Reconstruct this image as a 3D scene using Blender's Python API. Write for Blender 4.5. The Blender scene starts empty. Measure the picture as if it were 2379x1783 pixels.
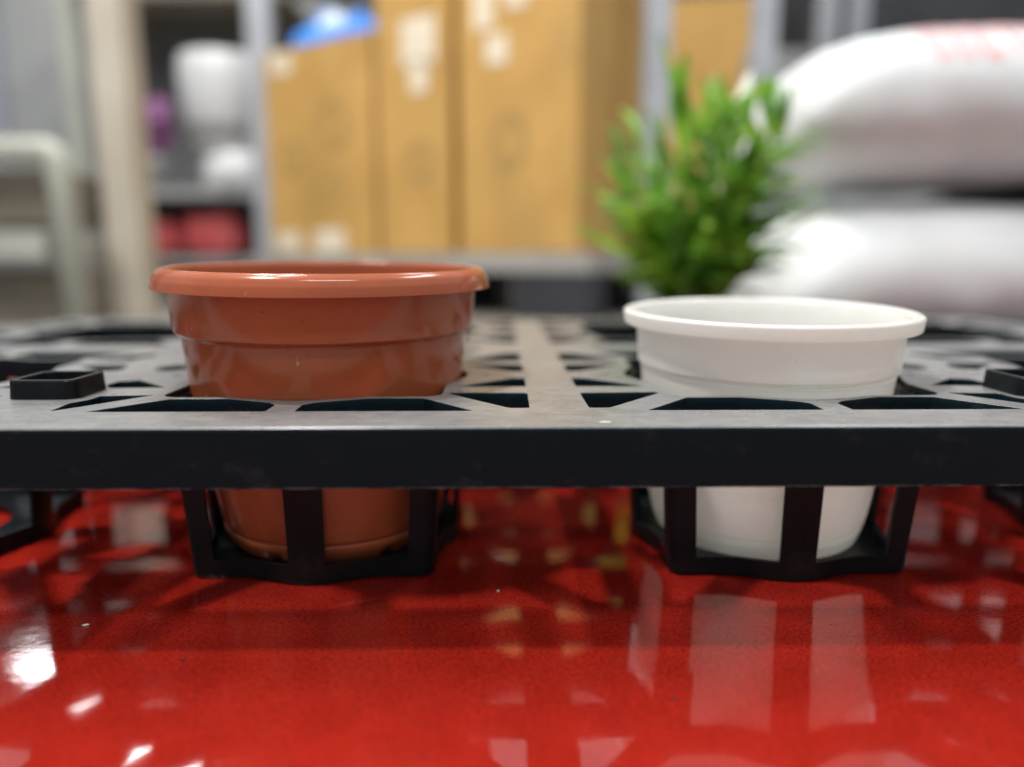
import bpy, bmesh, math, random
from mathutils import Vector, Matrix, noise
random.seed(7)
SC = bpy.context.scene
COL = SC.collection
cm = 0.01
pi = math.pi

# ------------------------------------------------------------------ camera
TZ = 8.15                                   # tray top above the table, cm
CAM = Vector((-1.857, -24.23, 13.75)) * cm
YAW, PITCH = math.radians(0.9), math.radians(9.635)
cd = bpy.data.cameras.new('camera')
cam = bpy.data.objects.new('camera', cd)
COL.objects.link(cam)
cam.location = CAM
cam.rotation_euler = (pi / 2 - PITCH, 0, -YAW)
cd.sensor_width = 36.0
cd.lens = 25.98
cd.clip_start, cd.clip_end = 0.01, 60
cd.dof.use_dof = True
cd.dof.focus_distance = 0.285
cd.dof.aperture_fstop = 2.45
cd.dof.aperture_blades = 0
SC.camera = cam

# ------------------------------------------------------------------ world, lamps, exposure
w = bpy.data.worlds.new('World')
SC.world = w
w.use_nodes = True
w.node_tree.nodes['Background'].inputs[0].default_value = (0.95, 0.98, 1.0, 1)
w.node_tree.nodes['Background'].inputs[1].default_value = 1.0
# hall light: a bright ceiling overhead, duller walls, dim floor
_wt = w.node_tree
_tc = _wt.nodes.new('ShaderNodeTexCoord')
_sx = _wt.nodes.new('ShaderNodeSeparateXYZ')
_mr = _wt.nodes.new('ShaderNodeMapRange')
_mr.inputs['From Min'].default_value = -1
_wr = _wt.nodes.new('ShaderNodeValToRGB')
_e = _wr.color_ramp.elements
_e[0].position, _e[0].color = 0.40, (0.17, 0.17, 0.17, 1)
_e[1].position, _e[1].color = 1.0, (0.98, 1.0, 1.0, 1)
for _p, _v in ((0.52, 0.28), (0.62, 0.42), (0.75, 0.72)):
    _n = _e.new(_p)
    _n.color = (_v * 0.98, _v, _v * 1.01, 1)
_wt.links.new(_tc.outputs['Generated'], _sx.inputs[0])
_wt.links.new(_sx.outputs[2], _mr.inputs[0])
_wt.links.new(_mr.outputs[0], _wr.inputs[0])
_wt.links.new(_wr.outputs[0], _wt.nodes['Background'].inputs[0])
SC.view_settings.view_transform = 'Standard'
SC.view_settings.look = 'None'
SC.view_settings.exposure = -0.20
SC.view_settings.gamma = 1.0


def area(name, loc, sx, sy, power, target=None, color=(1, 1, 1), rotz=0):
    l = bpy.data.lights.new(name, 'AREA')
    l.shape = 'RECTANGLE'
    l.size, l.size_y, l.energy, l.color = sx, sy, power, color
    o = bpy.data.objects.new(name, l)
    COL.objects.link(o)
    o.location = loc
    if target is not None:
        d = Vector(target) - Vector(loc)
        o.rotation_euler = d.to_track_quat('-Z', 'Y').to_euler()
    else:
        o.rotation_euler = (0, 0, rotz)
    return o


area('ceiling_lamp', (-1.12, -0.10, 2.6), 0.17, 0.17, 60, (0, 0.1, 0.1), (1.0, 0.97, 0.93))
area('ceiling_lamp', (-2.78, 4.45, 3.0), 2.6, 0.22, 38, None, (0.95, 0.98, 1.0), math.radians(-38))
area('ceiling_lamp', (1.6, 1.3, 3.0), 0.25, 1.6, 40, None, (0.97, 0.99, 1.0))
area('ceiling_lamp', (-0.9, 1.2, 3.2), 0.16, 1.6, 90, None, (1.0, 0.98, 0.95))
area('ceiling_lamp', (0.25, -1.25, 2.5), 1.2, 0.12, 22, (0, 0.12, 0.1), (0.95, 0.99, 1.0))

# ------------------------------------------------------------------ helpers


def mat(name, base, rough=0.5, spec=0.5, **kw):
    m = bpy.data.materials.new(name)
    m.use_nodes = True
    nt = m.node_tree
    b = nt.nodes['Principled BSDF']
    b.inputs['Base Color'].default_value = (*base, 1)
    b.inputs['Roughness'].default_value = rough
    b.inputs['Specular IOR Level'].default_value = spec
    for k, v in kw.items():
        b.inputs[k.replace('_', ' ')].default_value = v
    return m, nt, b


def noise_node(nt, scale, detail=3, rough=0.55, coord='Object', stretch=None):
    tc = nt.nodes.new('ShaderNodeTexCoord')
    n = nt.nodes.new('ShaderNodeTexNoise')
    n.inputs['Scale'].default_value = scale
    n.inputs['Detail'].default_value = detail
    n.inputs['Roughness'].default_value = rough
    if stretch:
        mp = nt.nodes.new('ShaderNodeMapping')
        mp.inputs['Scale'].default_value = stretch
        nt.links.new(tc.outputs[coord], mp.inputs[0])
        nt.links.new(mp.outputs[0], n.inputs['Vector'])
    else:
        nt.links.new(tc.outputs[coord], n.inputs['Vector'])
    return n


def ramp(nt, src, stops):
    r = nt.nodes.new('ShaderNodeValToRGB')
    e = r.color_ramp.elements
    while len(e) < len(stops):
        e.new(0.5)
    for i, (p, c) in enumerate(stops):
        e[i].position = p
        e[i].color = (*c, 1) if len(c) == 3 else c
    nt.links.new(src, r.inputs[0])
    return r


def mixc(nt, fac, a, b, mode='MIX'):
    n = nt.nodes.new('ShaderNodeMix')
    n.data_type = 'RGBA'
    n.blend_type = mode
    for sock, v in ((0, fac), (6, a), (7, b)):
        if hasattr(v, 'is_linked'):
            nt.links.new(v, n.inputs[sock])
        elif isinstance(v, (int, float)):
            n.inputs[sock].default_value = v
        else:
            n.inputs[sock].default_value = (*v, 1)
    return n.outputs[2]


def bump(nt, b, src, strength, dist=0.001):
    n = nt.nodes.new('ShaderNodeBump')
    n.inputs['Strength'].default_value = strength
    n.inputs['Distance'].default_value = dist
    nt.links.new(src, n.inputs['Height'])
    if b is not None:
        nt.links.new(n.outputs[0], b.inputs['Normal'])
    return n


def grey(v):
    return (v, v, v)


def mottled(name, c1, c2, scale, rough=0.6, **kw):
    m, nt, b = mat(name, c1, rough, **kw)
    n = noise_node(nt, scale, 4)
    r = ramp(nt, n.outputs[0], [(0.35, c1), (0.7, c2)])
    nt.links.new(r.outputs[0], b.inputs['Base Color'])
    return m


def link(name, me, m=None, parent=None, loc=(0, 0, 0), smooth=False):
    o = bpy.data.objects.new(name, me)
    COL.objects.link(o)
    if m is not None and len(me.materials) == 0:
        me.materials.append(m)
    o.location = loc
    if parent is not None:
        o.parent = parent
    if smooth:
        me.polygons.foreach_set('use_smooth', [True] * len(me.polygons))
    return o


def tag(o, label=None, cat=None, group=None, kind=None):
    for k, v in (('label', label), ('category', cat), ('group', group), ('kind', kind)):
        if v:
            o[k] = v
    return o


def empty(name, loc=(0, 0, 0), rot=(0, 0, 0)):
    o = bpy.data.objects.new(name, None)
    o.empty_display_size = 0.05
    COL.objects.link(o)
    o.location, o.rotation_euler = loc, rot
    return o


def bm_mesh(name, bm):
    bmesh.ops.recalc_face_normals(bm, faces=bm.faces)
    me = bpy.data.meshes.new(name)
    bm.to_mesh(me)
    bm.free()
    return me


def add_box(bm, lo, hi, bev=0.0, rz=0.0, about=(0, 0, 0), seg=2):
    c = [(lo[i] + hi[i]) / 2 for i in range(3)]
    s = [hi[i] - lo[i] for i in range(3)]
    r = bmesh.ops.create_cube(bm, size=1)
    vs = r['verts']
    for v in vs:
        v.co = Vector((v.co.x * s[0] + c[0], v.co.y * s[1] + c[1], v.co.z * s[2] + c[2]))
    if bev > 0:
        es = list({e for v in vs for e in v.link_edges})
        g = bmesh.ops.bevel(bm, geom=es, offset=bev, segments=seg, affect='EDGES', profile=0.5)
        vs = list({v for f in g['faces'] for v in f.verts} | {v for v in vs if v.is_valid})
    if rz:
        bmesh.ops.rotate(bm, verts=[v for v in vs if v.is_valid], cent=about, matrix=Matrix.Rotation(rz, 3, 'Z'))
    return vs


def box(name, lo, hi, m, parent=None, bev=0.0, rz=0.0, about=(0, 0, 0)):
    bm = bmesh.new()
    add_box(bm, lo, hi, bev, rz, about)
    return link(name, bm_mesh(name, bm), m, parent)


def add_tube(bm, pts, r, seg=16):
    rings = []
    for i, p in enumerate(pts):
        p = Vector(p)
        a = Vector(pts[max(i - 1, 0)])
        b = Vector(pts[min(i + 1, len(pts) - 1)])
        d = (b - a).normalized()
        u = d.orthogonal().normalized() if i == 0 else (u - d * u.dot(d)).normalized()
        v = d.cross(u)
        rings.append([bm.verts.new(p + (u * math.cos(t) + v * math.sin(t)) * r)
                      for t in [2 * pi * k / seg for k in range(seg)]])
    for A, B in zip(rings, rings[1:]):
        for k in range(seg):
            bm.faces.new((A[k], A[(k + 1) % seg], B[(k + 1) % seg], B[k]))
    bm.faces.new(rings[0])
    bm.faces.new(rings[-1])


def lathe(name, prof, seg=160, warp=None):
    """prof: list of (radius, z) in cm, from the centre of the underside, out and up, over the rim and in again."""
    bm = bmesh.new()
    rings = []
    for r, z in prof:
        if r < 1e-6:
            rings.append([bm.verts.new((0, 0, z * cm))])
        else:
            ring = []
            for k in range(seg):
                t = 2 * pi * k / seg
                rr, zz = (r, z) if warp is None else warp(r, z, t)
                ring.append(bm.verts.new((rr * cm * math.cos(t), rr * cm * math.sin(t), zz * cm)))
            rings.append(ring)
    for A, B in zip(rings, rings[1:]):
        for k in range(seg):
            if len(A) == 1 and len(B) == 1:
                continue
            if len(A) == 1:
                bm.faces.new((A[0], B[k], B[(k + 1) % seg]))
            elif len(B) == 1:
                bm.faces.new((A[k], A[(k + 1) % seg], B[0]))
            else:
                bm.faces.new((A[k], A[(k + 1) % seg], B[(k + 1) % seg], B[k]))
    return bm_mesh(name, bm)


def rounded_profile(pts, n=3):
    """corner-round the profile: entries (r, z, radius)"""
    out = []
    for i, p in enumerate(pts):
        rad = p[2] if len(p) > 2 else 0
        if rad == 0 or i in (0, len(pts) - 1):
            out.append((p[0], p[1]))
            continue
        P = Vector((p[0], p[1]))
        A = Vector(pts[i - 1][:2])
        B = Vector(pts[i + 1][:2])
        la, lb = (A - P).length, (B - P).length
        a = P + (A - P) * min(rad / la, 0.49)
        b = P + (B - P) * min(rad / lb, 0.49)
        for k in range(n + 1):
            t = k / n
            q = a * (1 - t) ** 2 + P * 2 * t * (1 - t) + b * t * t
            out.append((q.x, q.y))
    return out


FWD = Vector((math.sin(YAW), math.cos(YAW), 0))
RGT = Vector((math.cos(YAW), -math.sin(YAW), 0))


def room(right, ahead, z):
    """a place in the hall: metres to the right of and ahead of where the photographer stood, height above the board"""
    p = Vector((CAM.x, CAM.y, 0)) + RGT * right + FWD * ahead
    p.z = z
    return p


# ------------------------------------------------------------------ materials
# red glossy board with a fine dark grain
M_red, nt, b = mat('red_lacquer', (0.50, 0.02, 0.012), 0.07, 0.5, IOR=1.85)
n1 = noise_node(nt, 2600, 2, 0.7)
r1 = ramp(nt, n1.outputs[0], [(0.37, (0.16, 0.006, 0.005)), (0.58, (0.49, 0.026, 0.014))])
n2 = noise_node(nt, 640, 6, 0.75)
r2 = ramp(nt, n2.outputs[0], [(0.32, (0.50, 0.45, 0.45)), (0.56, (1, 1, 1))])
n3 = noise_node(nt, 45, 4, 0.6)
r3 = ramp(nt, n3.outputs[0], [(0.3, (0.80, 0.74, 0.70)), (0.7, (1, 1, 1))])
c = mixc(nt, 1.0, r1.outputs[0], r2.outputs[0], 'MULTIPLY')
c = mixc(nt, 1.0, c, r3.outputs[0], 'MULTIPLY')
nt.links.new(c, b.inputs['Base Color'])
nb = noise_node(nt, 110, 3, 0.5)
bump(nt, b, nb.outputs[0], 0.085, 0.0004)
nr = noise_node(nt, 32, 5, 0.65)
rr = ramp(nt, nr.outputs[0], [(0.38, grey(0.035)), (0.70, grey(0.095))])
nt.links.new(rr.outputs[0], b.inputs['Roughness'])

# black injection moulded plastic, dusty and handled
M_black, nt, b = mat('dusty_black_plastic', (0.016, 0.016, 0.019), 0.34, 0.18)
n1 = noise_node(nt, 55, 6, 0.65)
r1 = ramp(nt, n1.outputs[0], [(0.30, (0.004, 0.006, 0.008)), (0.62, (0.008, 0.010, 0.012)), (0.82, (0.03, 0.028, 0.027))])
n2 = noise_node(nt, 22, 5, 0.7, stretch=(0.35, 1, 1))
r2 = ramp(nt, n2.outputs[0], [(0.35, grey(0.24)), (0.72, grey(0.46))])
nt.links.new(r1.outputs[0], b.inputs['Base Color'])
nt.links.new(r2.outputs[0], b.inputs['Roughness'])
n3 = noise_node(nt, 900, 3, 0.6)
n4 = noise_node(nt, 120, 4, 0.6, stretch=(0.3, 1, 1))
h = mixc(nt, 0.5, n3.outputs[0], n4.outputs[0])
bump(nt, b, h, 0.25, 0.0003)

# deck: same plastic with a dry film of soil dust on the upward side
M_deck, nt, b = mat('soil_dusted_black_plastic', (0.05, 0.048, 0.045), 0.36, 0.5)
n1 = noise_node(nt, 30, 7, 0.7)
r1 = ramp(nt, n1.outputs[0], [(0.25, (0.145, 0.147, 0.152)), (0.55, (0.190, 0.190, 0.190)), (0.80, (0.25, 0.245, 0.23))])
n5 = noise_node(nt, 220, 5, 0.7, stretch=(0.5, 1, 1))
r5 = ramp(nt, n5.outputs[0], [(0.40, (0.88, 0.88, 0.88)), (0.78, (1.35, 1.34, 1.32))])
c = mixc(nt, 1.0, r1.outputs[0], r5.outputs[0], 'MULTIPLY')
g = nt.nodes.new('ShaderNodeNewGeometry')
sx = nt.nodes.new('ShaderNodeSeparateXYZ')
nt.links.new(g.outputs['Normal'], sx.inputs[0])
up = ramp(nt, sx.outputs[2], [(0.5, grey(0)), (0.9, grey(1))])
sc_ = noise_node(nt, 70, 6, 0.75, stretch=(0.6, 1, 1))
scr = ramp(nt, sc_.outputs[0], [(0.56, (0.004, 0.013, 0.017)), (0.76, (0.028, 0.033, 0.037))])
tcz = nt.nodes.new('ShaderNodeTexCoord')
sz = nt.nodes.new('ShaderNodeSeparateXYZ')
nt.links.new(tcz.outputs['Object'], sz.inputs[0])
mr = nt.nodes.new('ShaderNodeMapRange')           # the lower edge is rubbed pale where the tray is set down
mr.inputs['From Min'].default_value = (TZ - 2.06) * cm
mr.inputs['From Max'].default_value = (TZ - 2.13) * cm
nt.links.new(sz.outputs[2], mr.inputs[0])
wn = noise_node(nt, 120, 5, 0.7)
wr = ramp(nt, wn.outputs[0], [(0.42, grey(0)), (0.6, grey(0.8))])
wm = mixc(nt, 1.0, mr.outputs[0], wr.outputs[0], 'MULTIPLY')
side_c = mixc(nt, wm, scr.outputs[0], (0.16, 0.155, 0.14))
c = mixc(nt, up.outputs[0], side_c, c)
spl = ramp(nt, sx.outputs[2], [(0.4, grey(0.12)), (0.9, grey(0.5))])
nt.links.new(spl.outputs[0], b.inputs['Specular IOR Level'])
nt.links.new(c, b.inputs['Base Color'])
n2 = noise_node(nt, 26, 5, 0.7, stretch=(0.5, 1, 1))
r2 = ramp(nt, n2.outputs[0], [(0.35, grey(0.25)), (0.75, grey(0.38))])
nt.links.new(r2.outputs[0], b.inputs['Roughness'])
n3 = noise_node(nt, 700, 3, 0.6)
n4 = noise_node(nt, 60, 4, 0.6, stretch=(0.4, 1, 1))
bump(nt, b, mixc(nt, 0.5, n3.outputs[0], n4.outputs[0]), 0.25, 0.0003)

# terracotta coloured pot
M_terra, nt, b = mat('terracotta_plastic', (0.40, 0.082, 0.032), 0.2, 0.5)
n1 = noise_node(nt, 35, 4)
r1 = ramp(nt, n1.outputs[0], [(0.3, (0.345, 0.086, 0.034)), (0.7, (0.41, 0.105, 0.042))])
sp = noise_node(nt, 520, 1, 0.4)
rs = ramp(nt, sp.outputs[0], [(0.19, (0.45, 0.35, 0.35)), (0.215, (1, 1, 1))])
c = mixc(nt, 1.0, r1.outputs[0], rs.outputs[0], 'MULTIPLY')
fk = noise_node(nt, 260, 2, 0.5, stretch=(1, 1, 0.45))
fr = ramp(nt, fk.outputs[0], [(0.735, grey(0)), (0.765, grey(0.7))])
c = mixc(nt, fr.outputs[0], c, (0.60, 0.36, 0.27))
nt.links.new(c, b.inputs['Base Color'])
n2 = noise_node(nt, 60, 3, 0.5, stretch=(1, 1, 2.5))
bump(nt, b, n2.outputs[0], 0.12, 0.0008)
nr = noise_node(nt, 25, 4)
rr = ramp(nt, nr.outputs[0], [(0.35, grey(0.13)), (0.75, grey(0.22))])
nt.links.new(rr.outputs[0], b.inputs['Roughness'])

# white pot
M_white, nt, b = mat('white_plastic', (0.80, 0.79, 0.755), 0.17, 0.5, Subsurface_Weight=0.0)
n1 = noise_node(nt, 30, 4, stretch=(1, 1, 2.0))
r1 = ramp(nt, n1.outputs[0], [(0.3, (0.86, 0.855, 0.82)), (0.65, (0.89, 0.89, 0.87))])
sp = noise_node(nt, 380, 1, 0.4)
rs = ramp(nt, sp.outputs[0], [(0.17, (0.6, 0.55, 0.48)), (0.20, (1, 1, 1))])
c = mixc(nt, 1.0, r1.outputs[0], rs.outputs[0], 'MULTIPLY')
fk = noise_node(nt, 45, 6, 0.7, stretch=(0.6, 0.6, 1.4))
fr = ramp(nt, fk.outputs[0], [(0.56, (1, 1, 1)), (0.72, (0.93, 0.89, 0.82))])
c = mixc(nt, 1.0, c, fr.outputs[0], 'MULTIPLY')
nt.links.new(c, b.inputs['Base Color'])
n2 = noise_node(nt, 50, 3, 0.5, stretch=(1, 1, 3))
bump(nt, b, n2.outputs[0], 0.10, 0.0008)
tr_ = nt.nodes.new('ShaderNodeBsdfTranslucent')       # thin white plastic lets the overhead light glow through
tr_.inputs[0].default_value = (0.98, 0.955, 0.91, 1)
ms = nt.nodes.new('ShaderNodeMixShader')
ms.inputs[0].default_value = 0.34
nt.links.new(b.outputs[0], ms.inputs[1])
nt.links.new(tr_.outputs[0], ms.inputs[2])
nt.links.new(ms.outputs[0], nt.nodes['Material Output'].inputs[0])

M_ink = mottled('faded_carton_ink', (0.36, 0.23, 0.075), (0.46, 0.28, 0.085), 30, 0.75)
M_card, nt, b = mat('brown_cardboard', (0.50, 0.27, 0.075), 0.75)
n1 = noise_node(nt, 5, 4)
r1 = ramp(nt, n1.outputs[0], [(0.3, (0.50, 0.285, 0.075)), (0.7, (0.62, 0.365, 0.11))])
n2 = noise_node(nt, 1, 2, stretch=(5, 5, 2.2))
r2 = ramp(nt, n2.outputs[0], [(0.34, (0.86, 0.87, 0.90)), (0.46, (1, 1, 1))])
nt.links.new(mixc(nt, 1.0, r1.outputs[0], r2.outputs[0], 'MULTIPLY'), b.inputs['Base Color'])

# woven sack, white with worn red print on the upper face
M_sack = mottled('white_woven_sack', (0.64, 0.66, 0.67), (0.74, 0.755, 0.765), 9, 0.6)
M_print = mottled('worn_red_print', (0.66, 0.28, 0.28), (0.74, 0.52, 0.52), 60, 0.6)
M_steel = mottled('galvanised_steel', (0.36, 0.38, 0.42), (0.46, 0.48, 0.52), 8, 0.45, Metallic=0.0)
M_cart = mottled('grey_green_paint', (0.38, 0.39, 0.34), (0.46, 0.47, 0.41), 6, 0.5)
M_beige = mottled('beige_paint', (0.48, 0.43, 0.35), (0.58, 0.53, 0.45), 4, 0.6)
M_grey = mottled('grey_plastic', (0.30, 0.31, 0.31), (0.38, 0.39, 0.39), 5, 0.6)
M_dgrey = mottled('dark_grey_panel', (0.19, 0.195, 0.20), (0.25, 0.255, 0.26), 3, 0.6)
M_bgrey = mottled('blue_grey_panel', (0.25, 0.27, 0.33), (0.33, 0.35, 0.40), 3, 0.6)
M_brown = mottled('dull_brown_card', (0.15, 0.13, 0.10), (0.22, 0.19, 0.15), 6, 0.7)
M_dark = mottled('black_plastic_and_shade', (0.025, 0.027, 0.034), (0.045, 0.046, 0.054), 6, 0.6)
M_floor = mottled('concrete_floor', (0.20, 0.19, 0.17), (0.30, 0.28, 0.25), 2.5, 0.5)
M_wall = mottled('grey_hall_wall', (0.22, 0.22, 0.21), (0.29, 0.29, 0.28), 0.8, 0.8)
M_pallet = mottled('pallet_grey', (0.30, 0.29, 0.27), (0.42, 0.41, 0.38), 8, 0.7)
M_blue = mottled('blue_plastic_film', (0.03, 0.22, 0.75), (0.06, 0.34, 0.88), 5, 0.3)
M_film = mottled('clear_white_film', (0.55, 0.60, 0.68), (0.70, 0.74, 0.80), 6, 0.25)
M_pale = mottled('pale_patch', (0.78, 0.68, 0.52), (0.84, 0.76, 0.62), 20, 0.4)
M_porc = mottled('white_glazed', (0.66, 0.67, 0.68), (0.72, 0.73, 0.74), 5, 0.3)
M_purple = mottled('purple_petals', (0.22, 0.07, 0.20), (0.36, 0.15, 0.34), 20, 0.6)
M_redpk = mottled('faded_red_packet', (0.55, 0.06, 0.07), (0.66, 0.14, 0.14), 12, 0.5)
M_soil = mottled('potting_soil', (0.02, 0.014, 0.01), (0.06, 0.04, 0.025), 90, 0.9)
M_crumb = mottled('white_crumb', (0.75, 0.74, 0.70), (0.85, 0.84, 0.80), 300, 0.6)
M_leaf, nt, b = mat('leaf_green', (0.07, 0.22, 0.02), 0.35, 0.5, Transmission_Weight=0.0)
oi = noise_node(nt, 17, 3)
r1 = ramp(nt, oi.outputs[0], [(0.34, (0.06, 0.20, 0.03)), (0.5, (0.20, 0.44, 0.05)), (0.66, (0.42, 0.62, 0.07))])
nt.links.new(r1.outputs[0], b.inputs['Base Color'])
tr_ = nt.nodes.new('ShaderNodeBsdfTranslucent')
nt.links.new(r1.outputs[0], tr_.inputs[0])
ms = nt.nodes.new('ShaderNodeMixShader')
ms.inputs[0].default_value = 0.4
nt.links.new(b.outputs[0], ms.inputs[1])
nt.links.new(tr_.outputs[0], ms.inputs[2])
nt.links.new(ms.outputs[0], nt.nodes['Material Output'].inputs[0])
M_stem = mottled('stem_green', (0.08, 0.20, 0.03), (0.13, 0.28, 0.05), 20, 0.5)
M_petal = mottled('white_spathe', (0.70, 0.74, 0.64), (0.80, 0.82, 0.74), 15, 0.5)

# ------------------------------------------------------------------ setting
FZ = -0.02
box('floor', (-12, -5, FZ - 0.1), (12, 12, FZ), M_floor)
bpy.data.objects['floor']['kind'] = 'structure'
bw = box('back_wall', (-12, 7.6, FZ), (12, 7.75, 5), M_wall)
bw['kind'] = 'structure'
tt = box('tabletop', (-0.85, -0.55, FZ + 0.0005), (0.85, 0.62, 0.0), M_red, bev=0.002)
tt['kind'] = 'structure'

# ------------------------------------------------------------------ the tray
HALF, FIL, BUL = 5.80, 0.75, 0.85       # cm: flat half size of the opening, corner radius, bulge at mid side


def outline(half, fil, bul, n_side=36, bw_=3.1, n_c=7):
    """closed loop of a rounded square whose sides swell in the middle; also says, per vertex, which side and where."""
    pts = []
    for side in range(4):
        a = side * pi / 2
        ca, sa = math.cos(a), math.sin(a)
        for i in range(n_side + 1):
            t = -(half - fil) + 2 * (half - fil) * i / n_side
            d = half
            if abs(t) < bw_:
                d += bul * (0.5 + 0.5 * math.cos(pi * t / bw_)) ** 0.8
            x, y = t, -d
            pts.append((x * ca - y * sa, x * sa + y * ca, side, t))
        for i in range(1, n_c):
            q = pi / 2 * i / n_c
            x = (half - fil) + fil * math.sin(q)
            y = -(half - fil) - fil * math.cos(q)
            pts.append((x * ca - y * sa, x * sa + y * ca, side, 99))
    return pts


CX = [0.25 - 31.0, 0.25 - 10.33, 0.25 + 10.60, 0.25 + 31.0]
CY = [11.5, 33.5]
U0, U1, V0, V1 = 0.25 - 42.3, 0.25 + 42.3, 0.0, 45.0


def round_poly(poly, r=0.22, n=3):
    out = []
    L = len(poly)
    for i in range(L):
        P, A, B = Vector(poly[i]), Vector(poly[i - 1]), Vector(poly[(i + 1) % L])
        a = P + (A - P) * min(r / (A - P).length, 0.45)
        b_ = P + (B - P) * min(r / (B - P).length, 0.45)
        for k in range(n + 1):
            t = k / n
            q = a * (1 - t) ** 2 + P * 2 * t * (1 - t) + b_ * t * t
            out.append((q.x, q.y))
    return out


def cell_holes(cx, cy, inner_side, front_row):
    """openings of one cell, relative coordinates mirrored for the side with the rib / the stacking pegs"""
    hs = [[(p[0] + cx, p[1] + cy) for p in outline(HALF, FIL, BUL)]]
    for sy in (1, -1):
        outer = (sy == 1) == front_row          # this side faces the tray's rim
        e = -8.72 if outer else -9.3
        for sx in (1, -1):
            rib = sx == inner_side
            q = [(-0.53, e), (-0.50, -7.45), (-0.85, -6.98), (-2.0, -6.45), (-2.9, -6.07), (-5.1, -6.10), (-7.25, e)]
            hs.append(round_poly([(cx - sx * x, cy + sy * y) for x, y in q], 0.10))
            if rib:
                q = [(9.38, -4.95), (6.05, -4.80), (6.0, -5.12), (8.55, -8.2), (9.35, -8.2)]
                hs.append(round_poly([(cx + sx * x, cy + sy * y) for x, y in q], 0.16))
                q = [(6.15, -3.45), (8.75, -1.05), (9.38, -1.05), (9.38, -3.45)]
                hs.append(round_poly([(cx + sx * x, cy + sy * y) for x, y in q], 0.14))
            else:
                q = [(8.55, -8.65), (8.75, -6.95), (8.35, -6.2), (8.35, -5.35), (6.25, -5.10), (6.2, -5.35)]
                hs.append(round_poly([(cx + sx * x, cy + sy * y) for x, y in q], 0.14))
                q = [(9.5, -2.75), (9.5, -1.7), (8.7, -1.3), (6.45, -3.45), (8.9, -3.6)]
                hs.append(round_poly([(cx + sx * x, cy + sy * y) for x, y in q], 0.16))
            if sy == 1:
                hs.append([(cx + sx * 7.5 + 0.19 * math.cos(t), cy + 0.19 * math.sin(t))
                           for t in [2 * pi * k / 14 for k in range(14)]])
    return hs


def plate(name, outer, holes, z, half_t, bevel):
    cu = bpy.data.curves.new(name, 'CURVE')
    cu.dimensions = '2D'
    cu.fill_mode = 'BOTH'
    cu.extrude = half_t * cm
    cu.bevel_depth = bevel * cm
    cu.bevel_resolution = 1
    for poly in [outer] + holes:
        s = cu.splines.new('POLY')
        s.points.add(len(poly) - 1)
        for i, (x, y) in enumerate(poly):
            s.points[i].co = (x * cm, y * cm, 0, 1)
        s.use_cyclic_u = True
    o = bpy.data.objects.new(name, cu)
    COL.objects.link(o)
    dg = bpy.context.evaluated_depsgraph_get()
    me = bpy.data.meshes.new_from_object(o.evaluated_get(dg))
    bpy.data.objects.remove(o)
    bpy.data.curves.remove(cu)
    me.name = name
    me.transform(Matrix.Translation((0, 0, z * cm)))
    return me


tray = empty('plant_tray', (0, 0, 0))
tag(tray, 'black plastic carry tray with openwork deck and basket pockets standing on glossy red board', 'plant tray')

SK = 0.42
holes = []
for i, cx in enumerate(CX):
    inner = 1 if i % 2 else -1            # columns 1 and 2 share the middle rib; pegs stand between the other columns
    inner = {0: -1, 1: 1, 2: -1, 3: 1}[i]
    for j, cy in enumerate(CY):
        holes += cell_holes(cx, cy, inner, j == 0)
outer = [(U0 + SK, V0 + SK), (U1 - SK, V0 + SK), (U1 - SK, V1 - SK), (U0 + SK, V1 - SK)]
deck_me = plate('deck', outer, holes, TZ - 0.42, 0.37, 0.035)
deck = link('deck', deck_me, M_deck, tray)

# rim skirt: rounded profile swept round the deck
bm = bmesh.new()
prof = [(0.0, -2.13), (0.0, -0.12), (0.035, -0.04), (0.11, 0.0), (SK + 0.04, 0.0), (SK + 0.04, -0.5), (0.26, -0.55), (0.22, -2.13)]
loops = []
for d, z in prof:
    loops.append([bm.verts.new((x * cm, y * cm, (TZ + z) * cm)) for x, y in
                  ((U0 + d, V0 + d), (U1 - d, V0 + d), (U1 - d, V1 - d), (U0 + d, V1 - d))])
for k in range(len(prof)):
    A, B = loops[k], loops[(k + 1) % len(prof)]
    for i in range(4):
        bm.faces.new((A[i], A[(i + 1) % 4], B[(i + 1) % 4], B[i]))
skirt = link('rim_skirt', bm_mesh('rim_skirt', bm), M_deck, tray)


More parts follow.
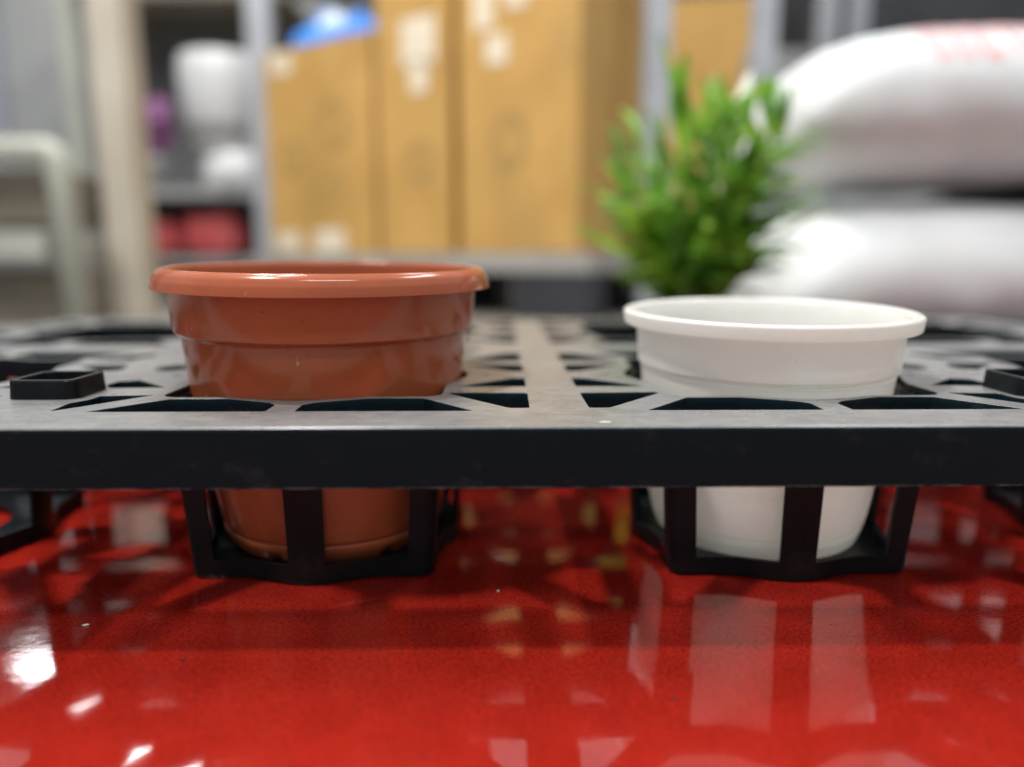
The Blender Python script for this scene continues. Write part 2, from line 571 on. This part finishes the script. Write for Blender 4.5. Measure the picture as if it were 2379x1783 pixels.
def basket_mesh():
    top, bot = TZ - 0.3, 0.0
    bm = bmesh.new()
    zs = [0.0, 0.12, 0.5, 0.88, 2.2, 4.5, 6.4, 7.0, top]
    half = lambda z: 5.28 + (5.74 - 5.28) * z / top
    loops = []
    for zi, z in enumerate(zs):
        h_ = half(z) - (0.07 if zi == 0 else 0)
        o = outline(h_, 0.62, BUL * 0.92, bw_=3.0)
        loops.append(([bm.verts.new((x * cm, y * cm, z * cm)) for x, y, s, t in o], o))
    n = len(loops[0][0])
    for k in range(len(zs) - 1):
        zmid = (zs[k] + zs[k + 1]) / 2
        A, oA = loops[k]
        B, oB = loops[k + 1]
        for i in range(n):
            j = (i + 1) % n
            t0, t1 = oA[i][3], oA[j][3]
            tm = 99 if 99 in (t0, t1) else (t0 + t1) / 2
            solid = zmid < 0.88 or zmid > 6.9 or abs(tm) > 4.2 or abs(tm) < 0.74
            if solid:
                bm.faces.new((A[i], A[j], B[j], B[i]))
    # thickness
    bmesh.ops.recalc_face_normals(bm, faces=bm.faces)
    bmesh.ops.solidify(bm, geom=list(bm.faces), thickness=0.2 * cm)
    # ledge inside the bottom ring
    o = outline(5.12, 0.5, BUL * 0.9, bw_=3.0)
    n = len(o)
    rings = []
    for z, kin in ((0.46, 0), (0.46, 1), (0.22, 1), (0.22, 0)):
        ring = []
        for x, y, s, t in o:
            if kin:
                l = math.hypot(x, y)
                ring.append(bm.verts.new((x / l * 3.7 * cm, y / l * 3.7 * cm, z * cm)))
            else:
                ring.append(bm.verts.new((x * cm, y * cm, z * cm)))
        rings.append(ring)
    for k in range(3):
        for i in range(n):
            bm.faces.new((rings[k][i], rings[k][(i + 1) % n], rings[k + 1][(i + 1) % n], rings[k + 1][i]))
    return bm_mesh('pot_basket', bm)


bask = None
for cy in CY:
    for cx in CX:
        if bask is None:
            b0 = link('pot_basket', basket_mesh(), M_black, tray, (cx * cm, cy * cm, 0))
            bask = b0
        else:
            o = bask.copy()
            COL.objects.link(o)
            o.parent = tray
            o.location = (cx * cm, cy * cm, 0)


def peg_mesh():
    bm = bmesh.new()
    pts = []
    h_, ch = 1.36, 0.62
    base = [(-h_ , -h_), (h_ - ch, -h_), (h_, -h_ + ch), (h_, h_ - ch), (h_ - ch, h_), (-h_, h_)]
    base = [(-h_, -h_), (h_, -h_), (h_, h_), (-h_, h_)]
    o_out = round_poly(base, 0.55, 5)
    o_in = round_poly([(x * 0.80, y * 0.80) for x, y in base], 0.42, 5)
    n = len(o_out)
    lv = [(o_out, -0.05, 1.03), (o_out, 0.70, 1.0), (o_out, 0.76, 0.975), (o_in, 0.76, 1.02), (o_in, 0.72, 1.0), (o_in, -0.45, 0.96)]
    rings = [[bm.verts.new((x * s * cm, y * s * cm, (TZ + z) * cm)) for x, y in o] for o, z, s in lv]
    for A, B in zip(rings, rings[1:]):
        for i in range(n):
            bm.faces.new((A[i], A[(i + 1) % n], B[(i + 1) % n], B[i]))
    bm.faces.new(rings[-1])
    return bm_mesh('stacking_peg', bm)


pm = None
for px in (0.25 - 20.62, 0.25 + 20.62):
    for py in (6.62, 45 - 6.62):
        if pm is None:
            pm = link('stacking_peg', peg_mesh(), M_black, tray, (px * cm, py * cm, 0))
        else:
            o = pm.copy()
            COL.objects.link(o)
            o.parent = tray
            o.location = (px * cm, py * cm, 0)

# ------------------------------------------------------------------ the pots
LEDGE = 0.47


def terra_warp(r, z, t):
    k = 1 + 0.004 * math.sin(2 * t + 0.6) + 0.0015 * math.sin(5 * t)
    zz = z
    if z < 0.5 and r > 3.6:                      # drain notches in the foot
        for q in range(6):
            d = (t - (-pi / 2 + 0.7 + q * pi / 3) + pi) % (2 * pi) - pi
            if abs(d) < 0.075:
                k *= 0.93
    return r * k, zz


def white_warp(r, z, t):
    k = 1 + 0.003 * math.sin(2 * t + 1.4) + 0.001 * math.sin(7 * t)
    if z < 0.36 and r > 3.6:
        for q in range(6):
            d = (t - (-pi / 2 + 0.02 + q * pi / 3) + pi) % (2 * pi) - pi
            if abs(d) < 0.065:
                k *= 0.91
    return r * k, z


tp = rounded_profile([
    (0, 0.25), (3.6, 0.25), (3.7, 0.0, 0.05), (4.90, 0.0, 0.40), (5.22, 0.75, 0.08), (5.24, 0.98, 0.04), (5.18, 1.06, 0.04), (5.28, 1.2, 0.05),
    (6.26, 7.2, 0.5), (6.52, 10.0, 0.10), (6.82, 10.16, 0.06), (6.97, 11.90, 0.1), (7.0, 12.22, 0.05), (7.50, 12.02, 0.02),
    (7.62, 12.02, 0.02), (7.53, 12.42, 0.06), (7.40, 12.70, 0.10), (7.22, 12.86, 0.04), (7.15, 12.83, 0.03), (7.09, 12.90, 0.04), (6.93, 12.89, 0.05),
    (6.84, 12.7, 0.1), (6.80, 11.9), (6.62, 10.3, 0.1), (6.36, 9.98, 0.1), (6.1, 7.2), (5.1, 1.2, 0.2), (4.6, 0.5, 0.2), (0, 0.45)], 4)
pot1 = link('terracotta_pot', lathe('terracotta_pot', tp, 192, terra_warp), M_terra, None, (-10.15 * cm, 11.5 * cm, LEDGE * cm), True)
pot1.rotation_euler = (math.radians(1.6), math.radians(0.55), 0)
tag(pot1, 'taller terracotta coloured plastic flower pot with thick rolled rim in the tray', 'flower pot')

wp = rounded_profile([
    (0, 0.2), (3.6, 0.2), (3.7, 0.0, 0.05), (4.76, 0.0, 0.25), (5.01, 0.72, 0.06), (5.03, 0.80, 0.03), (4.98, 0.86, 0.03), (5.07, 0.95, 0.03), (5.02, 1.02, 0.03), (5.11, 1.12, 0.05),
    (5.30, 2.2, 0.4), (5.83, 8.12, 0.05), (5.72, 8.20, 0.02), (5.73, 8.28, 0.02), (6.0, 8.36, 0.03), (6.08, 10.05, 0.1), (6.11, 10.17, 0.05), (6.60, 10.17, 0.05),
    (6.68, 10.21, 0.06), (6.75, 10.77, 0.08), (6.65, 10.87, 0.07), (6.32, 10.88, 0.1), (6.18, 10.75, 0.1), (5.98, 10.0),
    (5.78, 8.2, 0.1), (5.66, 8.05, 0.08), (5.12, 2.2), (4.85, 0.9, 0.3), (4.4, 0.45, 0.2), (0, 0.42)], 4)
pot2 = link('white_pot', lathe('white_pot', wp, 192, white_warp), M_white, None, (10.93 * cm, 11.5 * cm, LEDGE * cm), True)
pot2.rotation_euler = (math.radians(1.9), math.radians(-0.1), 0)
tag(pot2, 'shorter glossy white plastic flower pot with flat wide rim in the tray', 'flower pot')

# ------------------------------------------------------------------ crumbs on board and tray


def crumb(x, y, z, s, label, rz=0.3, st=(1.6, 0.7, 0.5)):
    bm = bmesh.new()
    bmesh.ops.create_icosphere(bm, subdivisions=2, radius=1)
    for v in bm.verts:
        k = 1 + 0.35 * noise.noise(v.co * 1.7 + Vector((x, y, s)))
        v.co = Vector((v.co.x * st[0], v.co.y * st[1], v.co.z * st[2])) * k
    zmin = min(v.co.z for v in bm.verts)
    for v in bm.verts:
        v.co = (v.co - Vector((0, 0, zmin))) * s * cm
    o = link('crumb', bm_mesh('crumb', bm), M_crumb, None, (x * cm, y * cm, z * cm), True)
    o.rotation_euler.z = rz
    tag(o, label, 'crumb', 'white crumbs')


crumb(-17.6, 2.1, 0.0, 0.085, 'small bright white crumb on the red board at the left in front of the tray')
crumb(-1.98, 4.8, 0.0, 0.05, 'tiny white fleck on the red board between the two front baskets', 0.9)
crumb(1.75, 0.62, TZ + 0.0, 0.085, 'white paint fleck on the front edge of the black tray', 0.0, (2.4, 0.8, 0.25))

for k, (gx, gy, gs) in enumerate(((9.95, 1.9, 0.05), (10.7, 1.75, 0.035), (13.9, 1.75, 0.045), (3.6, -3.0, 0.06), (-12.9, -0.4, 0.06), (-2.4, 4.3, 0.05), (5.6, -4.3, 0.04), (-6.8, 1.2, 0.035))):
    crumb(gx, gy, 0.0, gs, 'tiny dark soil grain lying loose on the glossy red board', k * 0.7, (1.3, 0.9, 0.6))
    g_ = COL.objects[-1]
    g_.name = 'soil_grain'
    g_.data.materials.clear()
    g_.data.materials.append(M_soil)
    g_['category'], g_['group'] = 'soil grain', 'loose soil grains'

# ------------------------------------------------------------------ hall behind: pallet and cartons
ANG = math.radians(33.4)                       # the row of cartons recedes to the left
E1 = Vector((-math.cos(ANG), math.sin(ANG), 0))      # along the row, right to left, away
E2 = Vector((math.sin(ANG), math.cos(ANG), 0))       # into the depth of the cartons


def frame_at(right, ahead):
    p = room(right, ahead, 0)
    rz = -YAW - ANG
    return p, rz


def carton(name, lo, hi, label, patches=(), group='cardboard cartons on the pallet', near=(0.155, 1.85), rings=()):
    p, rz = frame_at(*near)
    root = empty(name, (p.x, p.y, 0), (0, 0, rz))
    bm = bmesh.new()
    add_box(bm, lo, hi, 0.004)
    link('body', bm_mesh('carton_body', bm), M_card, root)
    # pale flat patches on the carton front
    for sx_, sz_, w_, h_ in patches:
        bm = bmesh.new()
        add_box(bm, (sx_ - w_ / 2, lo[1] - 0.0025, sz_ - h_ / 2), (sx_ + w_ / 2, lo[1] - 0.0002, sz_ + h_ / 2))
        link('patch', bm_mesh('patch', bm), M_pale, root)
    for px_, pz_, pr_ in rings:
        bm = bmesh.new()
        for k in range(32):
            a0, a1 = 2 * pi * k / 32, 2 * pi * (k + 1) / 32
            bm.faces.new([bm.verts.new((px_ + rr_ * 0.75 * math.cos(t), lo[1] - 0.0008, pz_ + rr_ * math.sin(t)))
                          for rr_, t in ((pr_, a0), (pr_, a1), (pr_ * 0.55, a1), (pr_ * 0.55, a0))])
        bmesh.ops.remove_doubles(bm, verts=bm.verts, dist=1e-5)
        link('printed_ring', bm_mesh('printed_ring', bm), M_ink, root)
    tag(root, label, 'carton', group)
    return root


PT = 0.152
carton('carton', (-0.362, 0.012, PT), (0.0, 0.37, 1.05), 'tall brown carton nearest the plant with two pale stickers near the top',
       [(-0.24, 0.66, 0.065, 0.07), (-0.28, 0.76, 0.06, 0.09), (-0.18, 0.78, 0.06, 0.06)], rings=((-0.20, 0.43, 0.075),))
carton('carton', (-0.655, 0.012, PT), (-0.392, 0.37, 1.06), 'tall brown carton in the middle of the pallet with large pale sticker high up',
       [(-0.50, 0.72, 0.12, 0.12), (-0.50, 0.63, 0.06, 0.09)], rings=((-0.50, 0.40, 0.06),))
carton('carton', (-1.145, 0.012, PT), (-0.674, 0.37, 0.775), 'lower wide brown carton at the left end with blue film on top',
       [(-1.06, 0.735, 0.09, 0.06), (-1.06, 0.19, 0.11, 0.06), (-0.87, 0.19, 0.13, 0.07)], rings=((-0.84, 0.53, 0.08), (-0.84, 0.35, 0.05), (-1.03, 0.45, 0.06)))

p, rz = frame_at(0.155, 1.85)
pal = empty('pallet', (p.x, p.y, 0), (0, 0, rz))
bm = bmesh.new()
for k in range(5):
    y0_ = -0.02 + k * 0.088
    add_box(bm, (-1.22, y0_, PT - 0.05), (0.05, y0_ + 0.078, PT - 0.002), 0.002)
link('deck_board', bm_mesh('deck_board', bm), M_pallet, pal)
for k, x in enumerate((-1.16, -0.62, -0.12)):
    for y in (-0.015, 0.32):
        bm = bmesh.new()
        add_box(bm, (x - 0.05, y, FZ + 0.002), (x + 0.17, y + 0.09, PT - 0.0505), 0.002)
        link('shade_block', bm_mesh('shade_block', bm), M_dark, pal)  # widened and coloured near black to give the shade inside the pallet openings
tag(pal, 'grey pallet on the floor carrying the row of brown cartons', 'pallet')

# crumpled blue and clear film on the low carton
bm = bmesh.new()
NX, NY = 26, 18
vs = {}
for i in range(NX + 1):
    for j in range(NY + 1):
        x, y = i / NX, j / NY
        hgt = 0.14 * max(0.0, math.sin(pi * min(1, x * 0.62 + 0.38))) * (1 - (2 * y - 1) ** 2 * 0.8)
        hgt = 0.015 + hgt * (0.7 + 0.5 * noise.noise(Vector((x * 5, y * 5, 1.3)))) + 0.02 * noise.noise(Vector((x * 14, y * 14, 4)))
        if i in (0, NX) or j in (0, NY):
            hgt = 0.004
        vs[i, j] = bm.verts.new((-1.02 + 0.34 * x, 0.02 + 0.3 * y, 0.776 + max(hgt, 0.004)))
for i in range(NX):
    for j in range(NY):
        bm.faces.new((vs[i, j], vs[i + 1, j], vs[i + 1, j + 1], vs[i, j + 1]))
film = link('plastic_film', bm_mesh('plastic_film', bm), M_blue, None, (p.x, p.y, 0), True)
film.rotation_euler.z = rz
film.data.materials.append(M_film)
for f in film.data.polygons:
    c_ = f.center
    if c_.x > -0.93 and c_.x < -0.83 and c_.z > 0.83:
        f.material_index = 1
tag(film, 'crumpled blue and whitish plastic film heaped on the low carton', 'plastic film')

# taller carton further back, seen past the steel posts
q = room(0.80, 2.95, 0)
root = empty('carton', (q.x, q.y, 0), (0, 0, -YAW - 0.15))
bm = bmesh.new()
add_box(bm, (-0.22, 0, FZ), (0.13, 0.35, 1.10), 0.004)
link('body', bm_mesh('carton_body', bm), M_card, root)
tag(root, 'brown carton standing behind the leafy plant between two steel posts', 'carton')

# ------------------------------------------------------------------ steel rack behind the plant
rk = empty('steel_rack', room(0.50, 2.0, FZ))
for (r_, a_, w_) in ((0.370, 2.0, 0.066), (0.655, 2.05, 0.060), (0.98, 2.45, 0.055), (1.14, 2.6, 0.055)):
    c_ = room(r_, a_, 0) - rk.location
    box('post', (c_.x - w_ / 2, c_.y - 0.02, 0.001), (c_.x + w_ / 2, c_.y + 0.02, 2.2), M_steel, rk, 0.004)
a_ = room(0.37, 2.0, 0) - rk.location
b_ = room(0.655, 2.05, 0) - rk.location
box('cross_bar', (a_.x + 0.034, a_.y - 0.015, 1.30), (b_.x - 0.031, a_.y + 0.015, 1.36), M_steel, rk, 0.003)
tag(rk, 'tall grey steel rack posts rising behind the leafy plant', 'rack')

# ------------------------------------------------------------------ potted leafy plant
PA = 0.87
pb = room(0.212, PA, FZ)
plant = empty('potted_plant', pb)
plant.scale = (0.84, 0.84, 0.90)
pp = [(0, 0.2), (4.4, 0.2), (4.6, 0), (5.2, 0.1), (6.6, 9.6), (7.1, 9.6), (7.3, 11.5), (6.9, 11.6), (6.4, 10.2), (6.2, 9.4)]
link('pot', lathe('plant_pot', pp, 48), M_terra, plant, (0, 0, 0), True)
link('soil', lathe('plant_soil', [(0, 9.6), (6.22, 9.5)], 32), M_soil, plant, (0, 0, 0), True)


def leaf(bm, base, az, stem_len, lean, blade, width, droop):
    """a stem that leans out, then a pointed blade that bends down"""
    d = Vector((math.cos(az), math.sin(az), 0))
    pts = []
    p_ = Vector(base)
    ang = lean * 0.4
    for k in range(6):
        pts.append(p_.copy())
        ang += lean * 0.12
        p_ = p_ + (d * math.sin(ang) + Vector((0, 0, 1)) * math.cos(ang)) * stem_len / 5
    add_tube(bm, pts, 0.0016, 5)
    side = Vector((-math.sin(az), math.cos(az), 0))
    tw = random.uniform(-0.5, 0.5)
    side = (side * math.cos(tw) + Vector((0, 0, 1)) * math.sin(tw)).normalized()
    N = 9
    prev = None
    p_ = pts[-1]
    for k in range(N + 1):
        t = k / N
        wd = width * (math.sin(pi * min(1, t * 0.93 + 0.05)) ** 0.8) * (1 - 0.25 * t)
        if k == N:
            wd = 0.0005
        mid = p_.copy()
        upv = side.cross((d * math.sin(ang) + Vector((0, 0, 1)) * math.cos(ang)))
        L = bm.verts.new(mid + side * wd / 2 + upv * wd * 0.16)
        C = bm.verts.new(mid)
        R = bm.verts.new(mid - side * wd / 2 + upv * wd * 0.16)
        if prev:
            bm.faces.new((prev[0], prev[1], C, L))
            bm.faces.new((prev[1], prev[2], R, C))
        prev = (L, C, R)
        ang += droop / N
        p_ = p_ + (d * math.sin(ang) + Vector((0, 0, 1)) * math.cos(ang)) * blade / N


bm = bmesh.new()
rp = random.Random(21)
for k in range(26):
    az = 2.4 * k + rp.uniform(-.5, .5)
    hgt = rp.uniform(0.07, 0.20) if k % 5 else rp.uniform(0.20, 0.245)
    ln = rp.uniform(0.08, 0.50) * (1.25 - 2.6 * max(0, hgt - 0.1))
    d_ = Vector((math.cos(az), math.sin(az), 0))
    p_ = Vector((0.03 * math.cos(az), 0.03 * math.sin(az), 0.095))
    pts_ = [p_.copy()]
    a_ = ln * 0.5
    for q in range(8):
        a_ += ln * 0.09
        p_ = p_ + (d_ * math.sin(a_) + Vector((0, 0, 1)) * math.cos(a_)) * hgt / 8
        pts_.append(p_.copy())
    add_tube(bm, pts_, 0.002, 5)
    for q in range(1, 9):
        for _ in range(2):
            leaf(bm, pts_[q], az + rp.choice((-1, 1)) * rp.uniform(0.3, 1.9), rp.uniform(0.008, 0.02), rp.uniform(0.3, 0.95) if q < 8 else rp.uniform(0.05, 0.5),
                 rp.uniform(0.06, 0.105), rp.uniform(0.013, 0.023), rp.uniform(0.2, 1.3))
# a few long upright leaves
for az, st, ln, bl in ((2.4, 0.26, 0.10, 0.12), (1.0, 0.23, 0.10, 0.10), (-2.2, 0.22, 0.22, 0.10), (-0.6, 0.20, 0.35, 0.12), (3.0, 0.17, 0.5, 0.1), (0.1, 0.14, 0.75, 0.12), (3.3, 0.10, 0.85, 0.12), (-0.2, 0.12, 0.8, 0.12)):
    leaf(bm, (0.01 * math.cos(az), 0.01 * math.sin(az), 0.088), az, st, ln, bl, 0.035, 0.35)
link('foliage', bm_mesh('foliage', bm), M_leaf, plant, (0, 0, 0), True)
for az, st, ln in ((0.3, 0.27, 0.20), (-0.9, 0.245, 0.26), (-2.6, 0.19, 0.30), (-1.4, 0.20, 0.16), (-0.4, 0.22, 0.20)):
    bm = bmesh.new()
    leaf(bm, (0.01 * math.cos(az), 0.01 * math.sin(az), 0.088), az, st, ln, 0.06, 0.034, 0.3)
    fl = link('flower', bm_mesh('flower', bm), M_petal, plant, (0, 0, 0), True)
tag(plant, 'bushy green potted plant with pointed leaves beside the white sacks', 'potted plant')

# ------------------------------------------------------------------ white sacks


def sack_mesh(L, D, H, seed, flat=0.25):
    bm = bmesh.new()
    NU, NV = 64, 44
    vs = []
    for i in range(NU + 1):
        row = []
        u = math.sin(pi / 2 * (-1 + 2 * i / NU))
        for j in range(NV):
            t = 2 * pi * j / NV
            # end taper: closed to a flat seam at each end
            k = (1 - abs(u) ** 8) ** 0.5 if abs(u) < 1 else 0
            c_, s_ = math.cos(t), math.sin(t)
            e = 0.75
            y = math.copysign(abs(c_) ** e, c_) * D / 2 * (0.72 + 0.28 * k)
            z = math.copysign(abs(s_) ** (e + 0.15), s_) * H / 2 * max(k, 0.02)
            if z < 0:
                z *= 0.8
            z -= H * 0.07 * abs(u) ** 4
            x = u * L / 2
            nn = (noise.noise(Vector((x * 6, y * 6, z * 6 + seed))) * 0.007 + noise.noise(Vector((x * 18, y * 9, z * 16 + seed))) * 0.004) * (0.3 + 0.7 * k)
            row.append(bm.verts.new((x + nn, y + nn, z + nn * k)))
        vs.append(row)
    for i in range(NU):
        for j in range(NV):
            bm.faces.new((vs[i][j], vs[i][(j + 1) % NV], vs[i + 1][(j + 1) % NV], vs[i + 1][j]))
    bm.faces.new(vs[0])
    bm.faces.new(vs[-1])
    return bm_mesh('sack', bm)


def sack(name, right, ahead, z, L, D, H, rz, label, seed):
    me = sack_mesh(L, D, H, seed)
    o = link(name, me, M_sack, None, room(right, ahead, z), True)
    o.rotation_euler.z = -YAW + rz
    tag(o, label, 'sack', 'white sacks stacked beside the plant')
    return o


s1 = sack('sack', 0.77, 1.22, 0.096, 0.78, 0.46, 0.25, 0.03, 'plain white woven sack at the bottom of the stack', 3.0)
s2 = sack('sack', 0.82, 1.24, 0.345, 0.84, 0.46, 0.25, 0.02, 'white woven sack with worn red print on top of the stack', 8.0)
# worn red print lines following the top sack's skin
from mathutils.bvhtree import BVHTree
bv = BVHTree.FromPolygons([v.co for v in s2.data.vertices], [p_.vertices for p_ in s2.data.polygons])
bm = bmesh.new()
rnd = random.Random(3)
for row_, (yy0, hh) in enumerate(((-0.214, 0.05), (-0.165, 0.045))):
    x = -0.27
    while x < 0.30:
        wd = rnd.uniform(0.018, 0.034)
        strokes = rnd.choice(('I', 'L', 'T', 'O', 'E', 'H'))
        segs = {'I': [(.5, 0, .5, 1)], 'L': [(0, 0, 0, 1), (0, 0, 1, 0)], 'T': [(.5, 0, .5, 1), (0, 1, 1, 1)],
                'O': [(0, 0, 0, 1), (1, 0, 1, 1), (0, 0, 1, 0), (0, 1, 1, 1)], 'E': [(0, 0, 0, 1), (0, 0, 1, 0), (0, .5, 1, .5), (0, 1, 1, 1)],
                'H': [(0, 0, 0, 1), (1, 0, 1, 1), (0, .5, 1, .5)]}[strokes]
        for (a0, b0_, a1, b1) in segs:
            n_ = 5
            last = None
            for k in range(n_ + 1):
                t = k / n_
                px_, py_ = x + (a0 + (a1 - a0) * t) * wd, yy0 + (b0_ + (b1 - b0_) * t) * hh
                d_ = Vector((a1 - a0, b1 - b0_)).normalized()
                nx, ny = -d_.y * 0.005, d_.x * 0.005
                pr = []
                for sg in (1, -1):
                    hit = bv.ray_cast(Vector((px_ + sg * nx, py_ + sg * ny, 1)), Vector((0, 0, -1)))
                    if hit[0] is not None:
                        pr.append(bm.verts.new(hit[0] + Vector((0, 0, 0.0015))))
                if len(pr) == 2:
                    if last:
                        bm.faces.new((last[0], last[1], pr[1], pr[0]))
                    last = pr
        x += wd + 0.011
link('printed_lettering', bm_mesh('printed_lettering', bm), M_print, s2)

sl = box('gap_shade_slab', (-0.12, -0.2, 0), (0.42, 0.2, 0.022), M_dark, None, 0.004)  # dark slab added to stand for the shadowed gap between the sacks
sl.location = room(0.90, 1.24, 0.226)
tag(sl, 'dark flat slab added as the shade between the two white sacks', 'shade slab')
bp = box('sack_pallet', (-0.42, -0.28, 0), (0.48, 0.28, 0.05), M_dark, None, 0.004)
bp.location = room(0.76, 1.22, FZ + 0.001)
tag(bp, 'low black pallet under the stack of white sacks', 'pallet')

# ------------------------------------------------------------------ left: trolley, beige post, shelf with goods
tr = empty('tube_trolley', room(-1.19, 1.75, FZ - 0.0))
bm = bmesh.new()
R0, HT = 0.027, 0.40
path = [(-0.75, 0, HT)]
path += [(0.12, 0, HT)]
for k in range(1, 8):
    a_ = pi / 2 * k / 8
    path.append((0.12 + 0.03 * math.sin(a_), 0, HT - 0.03 + 0.03 * math.cos(a_)))
path += [(0.15, 0, HT - 0.03), (0.165, 0, 0.001)]
add_tube(bm, path, R0, 16)
link('tube_frame', bm_mesh('tube_frame', bm), M_cart, tr, (0, 0, 0), True)
box('shelf_board', (-0.75, -0.03, 0.155), (0.115, 0.30, 0.215), M_cart, tr, 0.004)
tag(tr, 'pale grey tube framed trolley with a rounded corner at the far left', 'trolley')
cb = box('storage_box', (-0.62, 0.05, 0), (0.07, 0.28, 0.13), M_brown, None, 0.006)
cb.location = room(-1.15, 1.75, FZ + 0.236)
tag(cb, 'dull brown box standing on the board of the tube framed trolley', 'box', 'brown boxes on the trolley')
cb2 = box('storage_box', (-0.62, 0.05, 0), (0.09, 0.28, 0.13), M_brown, None, 0.006)
cb2.location = room(-1.15, 1.75, FZ + 0.001)
tag(cb2, 'dull brown box on the floor under the board of the trolley', 'box', 'brown boxes on the trolley')

c_ = room(-1.03, 2.0, 0)
bp_ = box('beige_post', (c_.x - 0.025, c_.y - 0.05, FZ), (c_.x + 0.062, c_.y + 0.05, 0.98), M_beige, None, 0.006)
tag(bp_, 'tall pale beige post between the trolley and the shelf of goods', 'post')
pn = box('wall_panel', (-0.28, 0, 0), (0.28, 0.05, 0.56), M_bgrey, None, 0.004)
pn.location = room(-1.80, 2.3, 0.37)
tag(pn, 'blue grey upright panel behind the trolley at the far left', 'panel')
cab = empty('cabinet', room(-1.72, 2.3, FZ))
box('body', (-0.36, -0.01, 0.001), (0.44, 0.3, 0.385), M_dgrey, cab, 0.004)
tag(cab, 'dark grey low cabinet behind the trolley carrying the panel', 'cabinet')
gp = box('grey_locker', (-0.25, 0, 0), (0.25, 0.4, 1.24), M_grey, None, 0.006)
gp.location = room(-1.66, 2.95, FZ + 0.001)
tag(gp, 'tall mid grey locker behind the beige post', 'locker')

SA = 2.75
sh = empty('goods_shelf', room(-1.13, SA, FZ))
box('shelf_board', (-0.36, -0.05, 0.37), (0.36, 0.35, 0.40), M_grey, sh, 0.003)
box('shelf_board', (-0.36, -0.05, 0.13), (0.36, 0.35, 0.16), M_grey, sh, 0.003)
box('shelf_board', (-0.36, -0.05, 1.03), (0.36, 0.35, 1.06), M_brown, sh, 0.003)
box('post', (-0.42, -0.06, 0.001), (-0.365, 0.0, 1.3), M_cart, sh, 0.003)
box('post', (0.24, -0.13, 0.001), (0.32, -0.06, 1.3), M_steel, sh, 0.003)
box('back_panel', (-0.36, 0.36, 0.001), (0.42, 0.38, 1.16), M_dgrey, sh, 0.003)
tag(sh, 'grey steel shelf unit holding white, purple and red goods', 'shelf')
sl_ = sh.location


def on_shelf(dx, dy, z):
    return (sl_.x + dx, sl_.y + dy, FZ + z)


vs_ = lathe('white_vase', [(0, 0), (9, 0), (10.5, 2), (14, 14), (15, 25), (14.4, 31.5), (13.6, 32.8), (12.8, 31.5), (12.5, 5), (0, 4)], 48)
v = link('white_vase', vs_, M_porc, None, on_shelf(0.085, 0.06, 0.535), True)
tag(v, 'large white rounded vase standing on a white stand on the shelf', 'vase')
bs = link('white_stand', lathe('white_stand', [(0, 0), (11, 0), (12, 2), (11.5, 11), (9, 13.2), (0, 13.2)], 40), M_porc, None, on_shelf(0.12, 0.06, 0.4015), True)
tag(bs, 'low white round stand under the large vase', 'stand')
fl = empty('purple_flowers', on_shelf(-0.16, -0.0, 0.4015))
for k in range(9):
    bm = bmesh.new()
    bmesh.ops.create_icosphere(bm, subdivisions=3, radius=1)
    for vv in bm.verts:
        n_ = vv.co.normalized()
        vv.co = n_ * 0.032 * (1 + 0.35 * math.sin(5 * math.atan2(n_.y, n_.x)) * (1 - n_.z ** 2) + 0.3 * noise.noise(n_ * 3 + Vector((k, 0, 0))))
    f_ = link('flower_head', bm_mesh('flower_head', bm), M_purple, fl, (random.gauss(0, 0.045), random.gauss(0, 0.025), 0.15 + 0.016 * k), True)
    f_.rotation_euler = (random.uniform(0, 1), random.uniform(0, 1), k)
link('pot', lathe('flower_pot_small', [(0, 0), (4, 0), (5.5, 9), (6, 11), (5.2, 11), (0, 9)], 24), M_grey, fl, (0, 0, 0), True)
tag(fl, 'purple flowers in a grey pot beside the white vase', 'flowers')
for k, (dx, w_, h_, m_) in enumerate(((-0.19, 0.075, 0.13, M_redpk), (-0.02, 0.0, 0.0, None), (0.02, 0.10, 0.15, M_redpk))):
    if m_ is None:
        continue
    bm = bmesh.new()
    bmesh.ops.create_uvsphere(bm, u_segments=24, v_segments=16, radius=1)
    for vv in bm.verts:
        c_ = vv.co
        s_ = 1 + 0.15 * noise.noise(c_ * 2 + Vector((k, 0, 0)))
        vv.co = Vector((math.copysign(abs(c_.x) ** 0.6, c_.x) * w_ * 1.15, math.copysign(abs(c_.y) ** 0.6, c_.y) * 0.07, (math.copysign(abs(c_.z) ** 0.6, c_.z) + 1) * h_ / 2)) * s_
    o = link('red_packet', bm_mesh('red_packet', bm), m_, None, on_shelf(dx, 0.08, 0.165), True)
    tag(o, ('smaller' if k == 0 else 'larger') + ' faded red packet on the lower board of the shelf', 'packet', 'red packets on the shelf')

# dark goods above, behind the sacks
dk = box('dark_crate', (-0.55, 0, 0), (0.9, 0.5, 0.36), M_dark, None, 0.01)
dk.location = room(1.62, 2.9, 0.90)
tag(dk, 'dark crate high behind the upper white sack', 'crate')
dk2 = box('grey_crate', (-0.75, 0, 0), (0.9, 0.5, 0.915), M_grey, None, 0.01)
dk2.location = room(1.62, 2.9, FZ + 0.001)
tag(dk2, 'grey crate carrying the dark crate behind the white sacks', 'crate')
